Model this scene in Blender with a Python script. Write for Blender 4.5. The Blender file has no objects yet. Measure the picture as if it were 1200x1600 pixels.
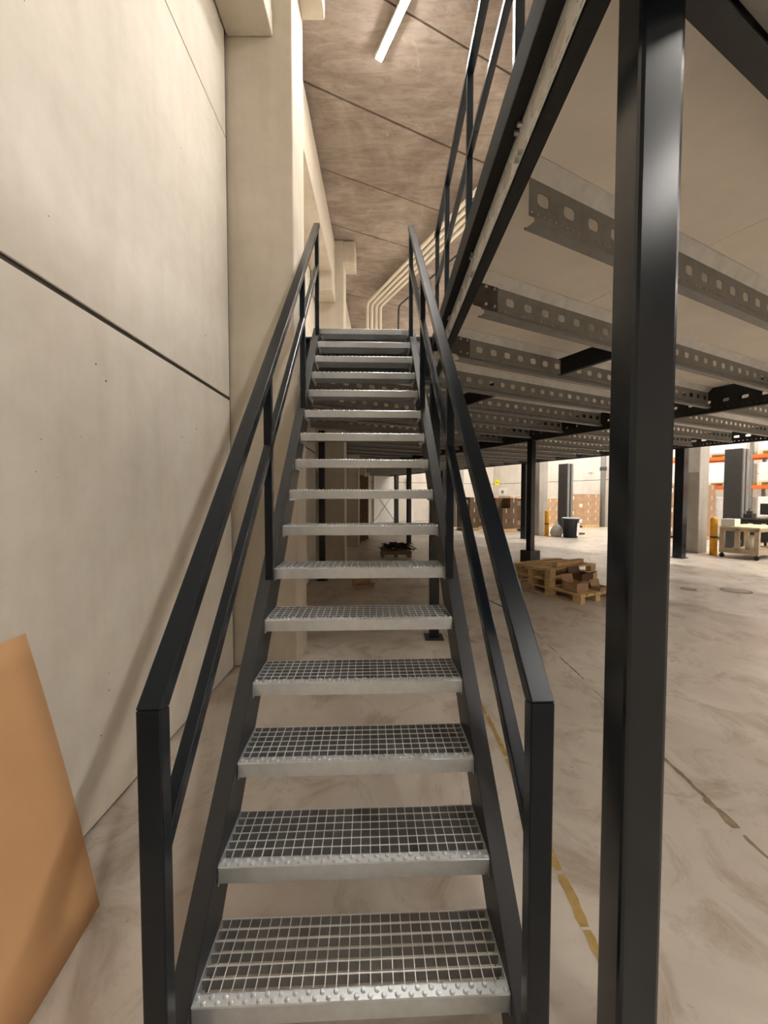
import bpy, math, random
from math import sin, cos, tan, pi, radians as R
random.seed(7)

# ------------------------------------------------------------------ camera, world, exposure
scene = bpy.context.scene
col = scene.collection
cam_d = bpy.data.cameras.new('camera')
cam = bpy.data.objects.new('camera', cam_d)
col.objects.link(cam)
cam.location = (0, 0, 1.631)
cam.rotation_euler = (R(90 - 2.246), 0, 0)
cam_d.sensor_fit = 'VERTICAL'
cam_d.sensor_height = 24.0
cam_d.lens = 624 / 1600 * 24.0
cam_d.clip_start = 0.03
scene.camera = cam

world = bpy.data.worlds.new('world')
scene.world = world
world.use_nodes = True
world.node_tree.nodes['Background'].inputs[0].default_value = (0.05, 0.046, 0.04, 1)
world.node_tree.nodes['Background'].inputs[1].default_value = 0.3

vs = scene.view_settings
vs.view_transform = 'Standard'
vs.look = 'None'
vs.gamma = 1
vs.use_curve_mapping = False
vs.exposure = 0.86
scene.cycles.max_bounces = 7
scene.cycles.diffuse_bounces = 4
scene.cycles.glossy_bounces = 3
scene.cycles.adaptive_threshold = 0.045
LAMP = 150.0          # strength of the LED diffusers
LAMP_COL = (1.0, 0.955, 0.89)

# ------------------------------------------------------------------ hall grid (turned against the wall and stairs)
AZ = R(63)
U = (sin(AZ), cos(AZ))
V = (-cos(AZ), sin(AZ))
def P(u, v): return (u * U[0] + v * V[0], u * U[1] + v * V[1])
def UV(x, y): return (x * U[0] + y * U[1], x * V[0] + y * V[1])
GRID = pi / 2 - AZ            # rotation that turns local x into u, local y into v

WALL_X = -1.425
CEIL = 6.90
DECK_B, DECK_T = 3.21, 3.339   # deck underside / top
BEAM_B = 2.902
U_OUT = 11.8                  # outer edge of the mezzanine
U_MID = 6.98                  # middle girder
NOTCH_Y = 4.42
FRONT_V = 0.62
ROOM_U, ROOM_V, ROOM_Y = 20.5, 22.5, -9.0

# ------------------------------------------------------------------ materials
MATS = {}
def nodes_of(name):
    m = bpy.data.materials.new(name)
    m.use_nodes = True
    nt = m.node_tree
    b = nt.nodes['Principled BSDF']
    return m, nt, b
def noise_ramp(nt, scale, stops, detail=6, rough=0.6, stretch=(1, 1, 1), rot=(0, 0, 0), dist=0.0, coord='Object'):
    tc = nt.nodes.new('ShaderNodeTexCoord')
    mp = nt.nodes.new('ShaderNodeMapping')
    mp.inputs['Scale'].default_value = stretch
    mp.inputs['Rotation'].default_value = rot
    nz = nt.nodes.new('ShaderNodeTexNoise')
    nz.inputs['Scale'].default_value = scale
    nz.inputs['Detail'].default_value = detail
    nz.inputs['Roughness'].default_value = rough
    nz.inputs['Distortion'].default_value = dist
    rp = nt.nodes.new('ShaderNodeValToRGB')
    els = rp.color_ramp.elements
    while len(els) > 2: els.remove(els[-1])
    els[0].position, els[0].color = stops[0][0], (*stops[0][1], 1)
    els[1].position, els[1].color = stops[-1][0], (*stops[-1][1], 1)
    for p, c in stops[1:-1]:
        e = els.new(p); e.color = (*c, 1)
    nt.links.new(tc.outputs[coord], mp.inputs['Vector'])
    nt.links.new(mp.outputs['Vector'], nz.inputs['Vector'])
    nt.links.new(nz.outputs['Fac'], rp.inputs['Fac'])
    return rp, nz, mp
def mixc(nt, a, b, fac, mode='MULTIPLY'):
    mx = nt.nodes.new('ShaderNodeMix')
    mx.data_type = 'RGBA'; mx.blend_type = mode
    if isinstance(fac, (int, float)): mx.inputs[0].default_value = fac
    else: nt.links.new(fac, mx.inputs[0])
    for sock, val in ((mx.inputs[6], a), (mx.inputs[7], b)):
        if isinstance(val, tuple): sock.default_value = (*val, 1)
        else: nt.links.new(val, sock)
    return mx.outputs[2]
def bump(nt, b, height, strength, dist=0.01):
    bp = nt.nodes.new('ShaderNodeBump')
    bp.inputs['Strength'].default_value = strength
    bp.inputs['Distance'].default_value = dist
    nt.links.new(height, bp.inputs['Height'])
    nt.links.new(bp.outputs['Normal'], b.inputs['Normal'])

def simple(name, c, rough=0.5, metal=0.0, vary=0.12, scale=9.0, coat=0.0, stretch=(1, 1, 1), bumpy=0.0, rvary=0.0):
    m, nt, b = nodes_of(name)
    lo = tuple(max(0, x * (1 - vary)) for x in c); hi = tuple(min(1, x * (1 + vary)) for x in c)
    rp, nz, mp = noise_ramp(nt, scale, [(0.3, lo), (0.7, hi)], stretch=stretch)
    nt.links.new(rp.outputs[0], b.inputs['Base Color'])
    b.inputs['Roughness'].default_value = rough
    b.inputs['Metallic'].default_value = metal
    if coat:
        b.inputs['Coat Weight'].default_value = coat
        b.inputs['Coat Roughness'].default_value = 0.12
    if bumpy: bump(nt, b, nz.outputs['Fac'], bumpy)
    if rvary:
        r2, _, _ = noise_ramp(nt, scale * 1.7, [(0.3, (rough - rvary,) * 3), (0.7, (rough + rvary,) * 3)])
        nt.links.new(r2.outputs[0], b.inputs['Roughness'])
    MATS[name] = m
    return m

def concrete(name, base, dark, streak, pits=True, rough=0.75):
    m, nt, b = nodes_of(name)
    big, _, _ = noise_ramp(nt, 0.9, [(0.32, dark), (0.62, base)], detail=5, dist=0.6)
    fine, fz, _ = noise_ramp(nt, 7.0, [(0.3, (0.90, 0.89, 0.87)), (0.65, (1, 1, 1))], detail=9)
    c = mixc(nt, big.outputs[0], fine.outputs[0], 0.7)
    st, _, _ = noise_ramp(nt, 3.0, [(0.36, streak), (0.55, (1, 1, 1))], detail=4, stretch=(1.6, 1.6, 0.16))
    c = mixc(nt, c, st.outputs[0], 0.6)
    if pits:
        tc = nt.nodes.new('ShaderNodeTexCoord')
        vo = nt.nodes.new('ShaderNodeTexVoronoi'); vo.inputs['Scale'].default_value = 13.0
        nt.links.new(tc.outputs['Object'], vo.inputs['Vector'])
        ms, _, _ = noise_ramp(nt, 2.2, [(0.50, (0.0,) * 3), (0.64, (0.085,) * 3)])
        lt = nt.nodes.new('ShaderNodeMath'); lt.operation = 'LESS_THAN'
        nt.links.new(vo.outputs['Distance'], lt.inputs[0]); nt.links.new(ms.outputs[0], lt.inputs[1])
        c = mixc(nt, c, (0.16, 0.14, 0.11), lt.outputs[0], 'MIX')
    nt.links.new(c, b.inputs['Base Color'])
    b.inputs['Roughness'].default_value = rough
    bump(nt, b, fz.outputs['Fac'], 0.12, 0.006)
    MATS[name] = m
    return m

concrete('wall_concrete', (0.775, 0.725, 0.645), (0.685, 0.635, 0.555), (0.915, 0.90, 0.88))
concrete('pillar_concrete', (0.62, 0.56, 0.465), (0.54, 0.485, 0.40), (0.90, 0.88, 0.85), pits=False)
concrete('grey_concrete', (0.50, 0.47, 0.42), (0.40, 0.38, 0.34), (0.85, 0.84, 0.82))

def floor_material():
    m, nt, b = nodes_of('polished_concrete')
    big, _, _ = noise_ramp(nt, 0.55, [(0.34, (0.48, 0.42, 0.355)), (0.5, (0.585, 0.525, 0.455)), (0.64, (0.67, 0.61, 0.54))], detail=6, dist=1.2)
    st, sz, _ = noise_ramp(nt, 2.6, [(0.37, (0.62, 0.56, 0.50)), (0.50, (1, 1, 1))], detail=10, rough=0.7, dist=0.9, stretch=(1, 0.8, 1))
    c = mixc(nt, big.outputs[0], st.outputs[0], 0.75)
    sp, _, _ = noise_ramp(nt, 22.0, [(0.27, (0.55, 0.5, 0.45)), (0.36, (1, 1, 1))], detail=5)
    c = mixc(nt, c, sp.outputs[0], 0.6)
    nt.links.new(c, b.inputs['Base Color'])
    rr, _, _ = noise_ramp(nt, 1.6, [(0.3, (0.26,) * 3), (0.7, (0.46,) * 3)], detail=7, dist=1.0)
    nt.links.new(rr.outputs[0], b.inputs['Roughness'])
    b.inputs['Specular IOR Level'].default_value = 0.55
    bump(nt, b, sz.outputs['Fac'], 0.05, 0.004)
    MATS['floor'] = m
floor_material()

def ceiling_material():
    m, nt, b = nodes_of('formwork_concrete')
    big, _, _ = noise_ramp(nt, 0.8, [(0.3, (0.20, 0.158, 0.13)), (0.5, (0.33, 0.27, 0.23)), (0.7, (0.47, 0.40, 0.35))], detail=7, rough=0.65, dist=0.8)
    gr, gz, _ = noise_ramp(nt, 5.0, [(0.34, (0.55, 0.52, 0.5)), (0.56, (1, 1, 1))], detail=10, rough=0.75, dist=0.8, stretch=(0.4, 1.8, 1), rot=(0, 0, -(pi / 2 - R(64))))
    c = mixc(nt, big.outputs[0], gr.outputs[0], 0.75)
    ef, _, _ = noise_ramp(nt, 1.1, [(0.60, (0, 0, 0)), (0.70, (0.4, 0.4, 0.4))], detail=10, rough=0.75, dist=2.0)
    c = mixc(nt, c, (0.62, 0.57, 0.50), ef.outputs[0], 'MIX')
    nt.links.new(c, b.inputs['Base Color'])
    b.inputs['Roughness'].default_value = 0.8
    bump(nt, b, gz.outputs['Fac'], 0.25, 0.01)
    MATS['ceiling'] = m
ceiling_material()

simple('joint_dark', (0.06, 0.052, 0.042), 0.9)
simple('black_paint', (0.007, 0.011, 0.016), 0.27, 0.0, 0.06, 2.0)
simple('column_paint', (0.007, 0.011, 0.016), 0.22, 0.0, 0.06, 2.0)
simple('black_matt', (0.022, 0.022, 0.022), 0.45, 0.0, 0.2)
simple('stringer_paint', (0.024, 0.026, 0.029), 0.42, 0.0, 0.12, 6.0)
simple('dark_flange', (0.030, 0.030, 0.030), 0.75, 0.0, 0.15)
simple('zinc', (0.62, 0.655, 0.68), 0.32, 0.65, 0.08, 24.0)
simple('zinc_lit_top', (0.78, 0.80, 0.81), 0.36, 0.4, 0.05, 20.0)  # same zinc, paler: light on the bar tops is put into the colour
simple('zinc_dull_shaded', (0.27, 0.27, 0.27), 0.5, 0.4, 0.1, 20.0)  # dull zinc with the shade between the grating bars put into the colour
simple('zinc_pale', (0.55, 0.53, 0.49), 0.5, 0.15, 0.14, 9.0)
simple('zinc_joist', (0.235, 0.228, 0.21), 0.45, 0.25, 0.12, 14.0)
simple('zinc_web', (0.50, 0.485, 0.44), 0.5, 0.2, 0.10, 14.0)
simple('cleat', (0.075, 0.062, 0.05), 0.6, 0.2)
simple('bolt', (0.6, 0.6, 0.58), 0.35, 0.9)
simple('deck_board', (0.84, 0.77, 0.67), 0.7, 0.0, 0.05, 3.0)
simple('cardboard', (0.60, 0.345, 0.165), 0.85, 0.0, 0.07, 2.5, stretch=(1, 1, 0.4))
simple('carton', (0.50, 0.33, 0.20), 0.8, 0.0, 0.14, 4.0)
simple('carton_dark', (0.16, 0.10, 0.055), 0.8, 0.0, 0.14, 4.0)  # carton brown with the shade on the far loads put into the colour
simple('wood', (0.72, 0.51, 0.27), 0.75, 0.0, 0.22, 5.0, stretch=(1, 4, 4))
simple('wood_pale', (0.66, 0.52, 0.33), 0.65, 0.0, 0.15, 5.0, stretch=(1, 4, 4))
simple('bench_wood', (0.50, 0.40, 0.28), 0.65, 0.0, 0.15, 5.0)
simple('bench_top', (0.75, 0.66, 0.38), 0.5, 0.0, 0.06, 5.0)
simple('white_plastic', (0.80, 0.79, 0.75), 0.45, 0.0, 0.05)
simple('pipe_white', (0.80, 0.74, 0.62), 0.45, 0.0, 0.05)
simple('film', (0.82, 0.80, 0.77), 0.3, 0.0, 0.12)
simple('yellow_paint', (0.80, 0.40, 0.02), 0.45, 0.0, 0.12)
simple('sign_yellow', (0.95, 0.85, 0.02), 0.5, 0.0, 0.03)
simple('sign_green', (0.25, 0.33, 0.02), 0.5, 0.0, 0.03)
simple('orange_paint', (0.85, 0.16, 0.03), 0.4, 0.0, 0.06)
simple('machine_grey', (0.05, 0.05, 0.047), 0.35, 0.0, 0.12, coat=0.2)
simple('machine_light', (0.25, 0.25, 0.24), 0.35, 0.2, 0.1)
simple('bin_blue', (0.012, 0.018, 0.035), 0.35, 0.0, 0.2)
simple('bag', (0.55, 0.54, 0.52), 0.25, 0.0, 0.35, 12.0, bumpy=0.5)
simple('line_paint', (0.40, 0.265, 0.085), 0.6, 0.0, 0.3, 14.0)
simple('joint_filler', (0.24, 0.185, 0.11), 0.7, 0.0, 0.4, 14.0)
simple('iron', (0.18, 0.165, 0.14), 0.5, 0.4, 0.35, 30.0)
simple('board_brown', (0.24, 0.16, 0.10), 0.7, 0.0, 0.2)
simple('rubber', (0.015, 0.015, 0.015), 0.6)
simple('lamp_body', (0.7, 0.7, 0.68), 0.4)
MATS['dark_flange'].node_tree.nodes['Principled BSDF'].inputs['Specular IOR Level'].default_value = 0.2
MATS['black_paint'].node_tree.nodes['Principled BSDF'].inputs['Specular IOR Level'].default_value = 0.24
m, nt, b = nodes_of('led')
b.inputs['Base Color'].default_value = (1, 1, 1, 1)
b.inputs['Emission Color'].default_value = (*LAMP_COL, 1)
b.inputs['Emission Strength'].default_value = LAMP
MATS['led'] = m

# ------------------------------------------------------------------ mesh helpers
class MB:
    def __init__(self): self.v = []; self.f = []
    def add(self, vs, fs):
        o = len(self.v); self.v += [tuple(p) for p in vs]; self.f += [tuple(i + o for i in f) for f in fs]; return self
    def box(self, x0, x1, y0, y1, z0, z1):
        return self.add([(x0, y0, z0), (x1, y0, z0), (x1, y1, z0), (x0, y1, z0), (x0, y0, z1), (x1, y0, z1), (x1, y1, z1), (x0, y1, z1)],
                        [(3, 2, 1, 0), (4, 5, 6, 7), (0, 1, 5, 4), (1, 2, 6, 5), (2, 3, 7, 6), (3, 0, 4, 7)])
    def prism_x(self, poly, x0, x1):      # poly of (y, z), counter-clockwise seen from +x
        n = len(poly)
        vs = [(x0, y, z) for y, z in poly] + [(x1, y, z) for y, z in poly]
        fs = [tuple(range(n - 1, -1, -1)), tuple(range(n, 2 * n))]
        fs += [(i, (i + 1) % n, (i + 1) % n + n, i + n) for i in range(n)]
        return self.add(vs, fs)
    def prism_z(self, poly, z0, z1):      # poly of (x, y), counter-clockwise
        n = len(poly)
        vs = [(x, y, z0) for x, y in poly] + [(x, y, z1) for x, y in poly]
        fs = [tuple(range(n - 1, -1, -1)), tuple(range(n, 2 * n))]
        fs += [(i, (i + 1) % n, (i + 1) % n + n, i + n) for i in range(n)]
        return self.add(vs, fs)
    def lathe(self, prof, n=16, cx=0, cy=0):    # prof of (r, z) from bottom to top
        vs = []
        for r, z in prof:
            vs += [(cx + r * cos(2 * pi * k / n), cy + r * sin(2 * pi * k / n), z) for k in range(n)]
        fs = []
        for j in range(len(prof) - 1):
            for k in range(n):
                a = j * n + k; bq = j * n + (k + 1) % n
                fs.append((a, bq, bq + n, a + n))
        fs.append(tuple(range(n - 1, -1, -1)))
        fs.append(tuple((len(prof) - 1) * n + k for k in range(n)))
        return self.add(vs, fs)
    def tube(self, pts, r, n=8):
        from mathutils import Vector
        pts = [Vector(p) for p in pts]
        rings = []
        prev = None
        for i, p in enumerate(pts):
            if i == 0: d = pts[1] - p
            elif i == len(pts) - 1: d = p - pts[i - 1]
            else: d = (pts[i + 1] - p).normalized() + (p - pts[i - 1]).normalized()
            d.normalize()
            ref = prev if prev is not None else (Vector((0, 0, 1)) if abs(d.z) < 0.9 else Vector((1, 0, 0)))
            a = (ref - d * ref.dot(d)).normalized(); prev = a
            c = d.cross(a)
            rings.append([p + a * (r * cos(2 * pi * k / n)) + c * (r * sin(2 * pi * k / n)) for k in range(n)])
        vs = [tuple(q) for rg in rings for q in rg]
        fs = []
        for j in range(len(pts) - 1):
            for k in range(n):
                a = j * n + k; bq = j * n + (k + 1) % n
                fs.append((a, a + n, bq + n, bq)[::-1])
        fs.append(tuple(range(n - 1, -1, -1)))
        fs.append(tuple((len(pts) - 1) * n + k for k in range(n)))
        return self.add(vs, fs)
    def mesh(self, name, mat, smooth=False):
        me = bpy.data.meshes.new(name)
        me.from_pydata(self.v, [], self.f)
        me.validate()
        me.materials.append(MATS[mat])
        if smooth:
            for p in me.polygons: p.use_smooth = True
        me.update()
        return me
    def build(self, name, mat, parent=None, loc=(0, 0, 0), rz=0, bevel=0, smooth=False, solid=0, **tags):
        return put(name, self.mesh(name, mat, smooth), parent, loc, rz, bevel, solid, **tags)

def put(name, me, parent=None, loc=(0, 0, 0), rz=0, bevel=0, solid=0, **tags):
    o = bpy.data.objects.new(name, me)
    col.objects.link(o)
    o.parent = parent
    o.location = loc
    o.rotation_euler = (0, 0, rz)
    if bevel:
        bv = o.modifiers.new('bevel', 'BEVEL'); bv.width = bevel; bv.segments = 2; bv.limit_method = 'ANGLE'; bv.angle_limit = R(40)
    if solid:
        s = o.modifiers.new('thickness', 'SOLIDIFY'); s.thickness = solid; s.offset = 0
    for k, val in tags.items(): o[k] = val
    return o
def thing(name, label, category, loc=(0, 0, 0), rz=0, group=None):
    o = put(name, None, None, loc, rz, label=label, category=category)
    if group: o['group'] = group
    return o
def copy_tree(src, loc, rz, label, group=None):
    c = src.copy(); col.objects.link(c); c.location = loc; c.rotation_euler = (0, 0, rz); c['label'] = label
    if group: c['group'] = group
    def rec(a, bq):
        for ch in a.children:
            d = ch.copy(); col.objects.link(d); d.parent = bq
            rec(ch, d)
    rec(src, c)
    return c
def clip(poly, a, bq, c):       # keep a*x + b*y >= c
    out = []
    for i in range(len(poly)):
        p, q = poly[i], poly[(i + 1) % len(poly)]
        dp = a * p[0] + bq * p[1] - c; dq = a * q[0] + bq * q[1] - c
        if dp >= 0: out.append(p)
        if (dp >= 0) != (dq >= 0):
            t = dp / (dp - dq); out.append((p[0] + t * (q[0] - p[0]), p[1] + t * (q[1] - p[1])))
    return out
def room_clip(poly, g=0.0):
    for h in ((1, 0, WALL_X - g), (0, 1, ROOM_Y - g), (-U[0], -U[1], -ROOM_U - g), (-V[0], -V[1], -ROOM_V - g)):
        if len(poly) < 3: return []
        poly = clip(poly, *h)
    return poly
def area(poly):
    return 0.5 * sum(poly[i][0] * poly[(i + 1) % len(poly)][1] - poly[(i + 1) % len(poly)][0] * poly[i][1] for i in range(len(poly))) if len(poly) > 2 else 0

def web(mb, L, z0, z1, bands, y=0.0, x0=0.0):
    """a perforated sheet in the x-z plane; bands: (za, zb, pitch, half hole length, half hole height, n)"""
    z = z0
    for za, zb, pitch, hw, hh, n in bands:
        if za > z + 1e-6: mb.add([(x0, y, z), (x0 + L, y, z), (x0 + L, y, za), (x0, y, za)], [(0, 1, 2, 3)])
        k = max(1, int(round(L / pitch))); w = L / k; zc = (za + zb) / 2
        for i in range(k):
            xc = x0 + (i + 0.5) * w
            if n == 4:
                inner = [(xc - hw, zc - hh), (xc + hw, zc - hh), (xc + hw, zc + hh), (xc - hw, zc + hh)]
                outer = [(xc - w / 2, za), (xc + w / 2, za), (xc + w / 2, zb), (xc - w / 2, zb)]
            else:
                inner = []; outer = []
                for q in range(16):
                    t = 2 * pi * (q + 0.5) / 16 if False else 2 * pi * q / 16
                    ct, st = cos(t), sin(t)
                    e = 0.6
                    inner.append((xc + hw * math.copysign(abs(ct) ** e, ct), zc + hh * math.copysign(abs(st) ** e, st)))
                    s = 1 / max(abs(ct), abs(st))
                    outer.append((xc + w / 2 * ct * s, zc + (zb - za) / 2 * st * s))
            m_ = len(inner)
            vs = [(px, y, pz) for px, pz in inner] + [(px, y, pz) for px, pz in outer]
            mb.add(vs, [(q, m_ + q, m_ + (q + 1) % m_, (q + 1) % m_) for q in range(m_)])
        z = zb
    if z < z1 - 1e-6: mb.add([(x0, y, z), (x0 + L, y, z), (x0 + L, y, z1), (x0, y, z1)], [(0, 1, 2, 3)])
    return mb
def sheet(mb, L, pts, x0=0.0):            # a folded sheet swept along x through (y, z) points
    for (ya, za), (yb, zb) in zip(pts, pts[1:]):
        mb.add([(x0, ya, za), (x0 + L, ya, za), (x0 + L, yb, zb), (x0, yb, zb)], [(0, 1, 2, 3)])
    return mb

# ------------------------------------------------------------------ the hall: floor, ceiling, walls
BIG = [(-60, -60), (60, -60), (60, 60), (-60, 60)]
floor = MB().prism_z(room_clip(BIG, 0.3), -0.2, 0.0).build('floor', 'floor', kind='structure')

# worn paint and filler in the floor's saw cuts
def ragged_strip(x, y0, y1, w, mat, name, jit=0.25):
    n = max(3, int((y1 - y0) / 0.03)); L = []; Rr = []
    for i in range(n + 1):
        t = i / n; y = y0 + (y1 - y0) * t
        k = 1 if 0 < i < n else 0.75
        L.append((x - w / 2 * k * (1 + random.uniform(-jit, jit)), y)); Rr.append((x + w / 2 * k * (1 + random.uniform(-jit, jit)), y))
    mb = MB()
    vs = [(a, bq, 0.0012) for a, bq in L] + [(a, bq, 0.0012) for a, bq in Rr]
    mb.add(vs, [(i, i + n + 1, i + n + 2, i + 1) for i in range(n)])
    mb.build(name, mat, floor)
for y0, y1, w in ((1.20, 1.44, .034), (1.45, 1.66, .042), (1.68, 1.86, .040), (1.885, 2.08, .036), (2.10, 2.42, .032), (2.44, 2.9, .030), (2.93, 3.35, .026), (3.4, 3.9, .018), (4.0, 4.5, .014)):
    ragged_strip(0.765 + random.uniform(-.004, .004), y0, y1, w, 'line_paint', 'worn_floor_line', 0.22)
for y0, y1, w in ((1.45, 1.70, .022), (1.735, 1.86, .014), (1.9, 2.10, .034), (2.10, 2.46, .020), (2.46, 2.66, .010), (2.9, 3.3, .008), (3.5, 4.0, .012), (4.1, 4.35, .010), (4.5, 5.3, .007)):
    ragged_strip(1.725 + (y0 - 1.5) * .03, y0, y1, w * 1.3, 'joint_filler', 'joint_filler_patch', 0.5)

# ceiling: precast slabs side by side with open joints
AZC = R(64.5)
UC = (sin(AZC), cos(AZC)); VC = (-cos(AZC), sin(AZC))
ceil_back = MB().prism_z(room_clip(BIG, 0.3), CEIL + 0.06, CEIL + 0.2).build('ceiling', 'joint_dark', kind='structure')
SLAB = 1.2
v0 = 4.02 - 22 * SLAB
for k in range(48):
    a, bq = v0 + k * SLAB + 0.012, v0 + (k + 1) * SLAB - 0.012
    poly = [(u * UC[0] + v * VC[0], u * UC[1] + v * VC[1]) for u, v in ((-40, a), (40, a), (40, bq), (-40, bq))]
    poly = room_clip(poly, 0.25)
    if area(poly) > 0.2:
        dz = random.uniform(0, 0.012)
        MB().prism_z(poly, CEIL + dz, CEIL + 0.09).build('slab', 'ceiling', ceil_back)

# left wall: precast panels standing in front of a dark backing, pillars between the bays
Y_END = 29.0
wall_left = MB().box(WALL_X - 0.30, WALL_X - 0.012, ROOM_Y - 0.3, Y_END, 0, CEIL + 0.2).build('wall_left', 'joint_dark', kind='structure')
PILLARS = [-5.52, -0.88, 3.76, 8.40, 13.04, 17.68, 22.32, 26.5]
edges = [ROOM_Y] + PILLARS + [Y_END]
for i in range(len(edges) - 1):
    ya, yb = edges[i] + (0.51 if i else 0), edges[i + 1] - 0.034
    for z0, z1 in ((0.014, 2.516), (2.544, 4.854), (4.866, CEIL)):
        MB().box(WALL_X - 0.06, WALL_X, ya, yb, z0, z1).build('panel', 'wall_concrete', wall_left, bevel=0.004)
pill_names = ['behind the camera far end', 'behind the camera', 'beside the upper flight of stairs', 'behind the top of the stairs', 'third beyond the stairs', 'fourth beyond the stairs', 'fifth beyond the stairs', 'last before the end wall']
for i, y in enumerate(PILLARS):
    MB().box(WALL_X - 0.02, -0.83, y, y + 0.50, 0, CEIL - 0.02).build('concrete_pillar', 'pillar_concrete', bevel=0.012,
        label='beige concrete wall pillar ' + ['at the far back corner', 'just behind the camera', 'beside the stair handrail, nearest in view', 'under the wall beam behind the top of the stairs', 'third along the left wall past the stairs', 'fourth along the left wall past the stairs', 'fifth along the left wall past the stairs', 'farthest along the left wall'][i],
        category='pillar')
    cb = MB().prism_x([(y + 0.02, 6.45), (y + 0.48, 6.45), (y + 0.48, CEIL - 0.03), (y + 0.02, CEIL - 0.03)], -0.83, -0.60).build('roof_corbel', 'pillar_concrete', bevel=0.01,
        label='concrete corbel block near the roof on the ' + ['rearmost', 'second rearmost', 'pillar nearest the stairs', 'pillar behind the stairs', 'third pillar', 'fourth pillar', 'fifth pillar', 'farthest pillar'][i], category='corbel')
for i, y in enumerate(PILLARS[:-1]):
    y1 = PILLARS[i + 1]
    t = thing('wall_beam', 'concrete beam along the wall ' + ['at the back', 'above the camera at the top left', 'between the two pillars beside the stairs', 'past the pillar behind the stairs', 'in the fourth bay', 'in the fifth bay', 'in the last bay'][i], 'beam', (0, 0, 0))
    MB().box(WALL_X + 0.012, -1.005, y + 0.51, y1 - 0.005, 5.98, 6.8).build('beam_body', 'pillar_concrete', t, bevel=0.01)
    MB().box(WALL_X + 0.012, -1.0, y1 - 0.52, y1 - 0.004, 5.76 if i == 1 else 5.62, 5.98).build('bracket', 'pillar_concrete', t, bevel=0.01)

def wall_between(name, p, q, mat='wall_concrete', th=0.3):
    L = math.hypot(q[0] - p[0], q[1] - p[1]); rz = math.atan2(q[1] - p[1], q[0] - p[0])
    w = MB().box(0, L, -th, -0.04, 0, CEIL + 0.2).build(name, 'joint_dark', loc=(p[0], p[1], 0), rz=rz, kind='structure')
    n = max(1, int(round(L / 6.0)))
    for k in range(n):
        for z0, z1 in ((0.014, 2.516), (2.544, 4.854), (4.866, CEIL)):
            MB().box(k * L / n + .008, (k + 1) * L / n - .008, -0.05, 0, z0, z1).build('panel', mat, w)
    return w
def line_x(u=None, v=None, x=None, y=None):
    # crossing of a grid line with a world-axis line
    if u is not None and v is not None: return P(u, v)
    if v is not None: # v fixed, x fixed
        uu = (x - v * V[0]) / U[0]; return P(uu, v)
    vv = (y - u * U[1]) / V[1]; return P(u, vv)
c1 = line_x(u=ROOM_U, v=ROOM_V); c2 = line_x(v=ROOM_V, x=WALL_X); c3 = line_x(u=ROOM_U, y=ROOM_Y)
# going round with the room on the left of each wall's direction
wall_between('wall_far', c2, c1) if False else None
def wall_in(name, p, q): return wall_between(name, p, q)
# box panels sit at local y in [-0.3, 0]; the room must lie at local y > 0, so walk clockwise/counter accordingly
wall_in('wall_right', c3, c1)
wall_in('wall_far', c1, c2)
wall_in('wall_back', (WALL_X, ROOM_Y), c3)

# ------------------------------------------------------------------ the staircase
RISE, GO, W = 0.2087, 0.2052, 0.90
SL = RISE / GO
st = thing('staircase', 'steep open steel staircase with galvanised grating treads and black railings', 'staircase', (-0.0875, 1.070, 0), R(2.09))
HW = W / 2
def nose(y): return RISE + SL * y
TD = 0.236
def tread_meshes():
    g = MB(); cr = MB()
    bh = 0.031
    nb = 7
    pit = (TD - 0.034) / 6.0
    for i in range(nb):                       # bearing bars along x
        y = 0.034 + i * pit
        g.box(-HW + 0.004, HW - 0.004, y - 0.0013, y + 0.0013, -bh, -0.003)
        cr.box(-HW + 0.004, HW - 0.004, y - 0.0013, y + 0.0013, -0.003, 0)  # thin strip added to paint the lit top edge of the bar
    k = 27
    for i in range(1, k):                     # cross bars
        x = -HW + i * W / k
        g.box(x - 0.0011, x + 0.0011, 0.03, TD, -0.0105, -0.003)
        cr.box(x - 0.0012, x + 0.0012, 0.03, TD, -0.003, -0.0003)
    gm = g.mesh('tread', 'zinc_dull_shaded')
    crm = cr.mesh('lit_bar_top', 'zinc_lit_top')
    n = MB()
    n.prism_x([(0, -0.054), (0.0025, -0.054), (0.0025, -0.003), (0.036, -0.003), (0.036, 0), (0.003, 0), (0, -0.003)], -HW, HW)
    nn = 46
    for i in range(nn):                       # raised anti-slip dimples in two staggered rows
        x = -HW + (i + 0.5) * W / nn; y = 0.011 if i % 2 else 0.025
        n.lathe([(0.0088, -0.0005), (0.0066, 0.0045), (0.0046, 0.006)], 7, x, y)
    nm = n.mesh('nosing', 'zinc')
    e = MB().box(0, 0.003, 0.0, TD, -0.064, 0.001)
    for y in (0.045, 0.19):
        e.lathe([(0.0, 0.0)], 3) if False else None
    em = e.mesh('end_plate', 'zinc')
    bt = MB().tube([(0, 0, 0), (0.014, 0, 0)], 0.009, 6).mesh('bolt', 'bolt')
    return gm, nm, em, bt, crm
gm, nm, em, btm, crm = tread_meshes()
for k in range(16):
    t = put('tread', gm, st, (0, GO * k, RISE * (k + 1)))
    put('nosing', nm, t)
    put('lit_bar_top', crm, t)
    put('end_plate', em, t, (-HW, 0, 0)); put('end_plate', em, t, (HW - 0.003, 0, 0))
    for sx in (-1, 1):
        for y in (0.05, 0.185):
            put('bolt', btm, t, (sx * (HW - 0.004) - (0.014 if sx > 0 else 0), y, -0.045))
Y0, Y1 = -0.175, GO * 15 + 0.16
DV = 0.18 / cos(math.atan(SL))
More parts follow.
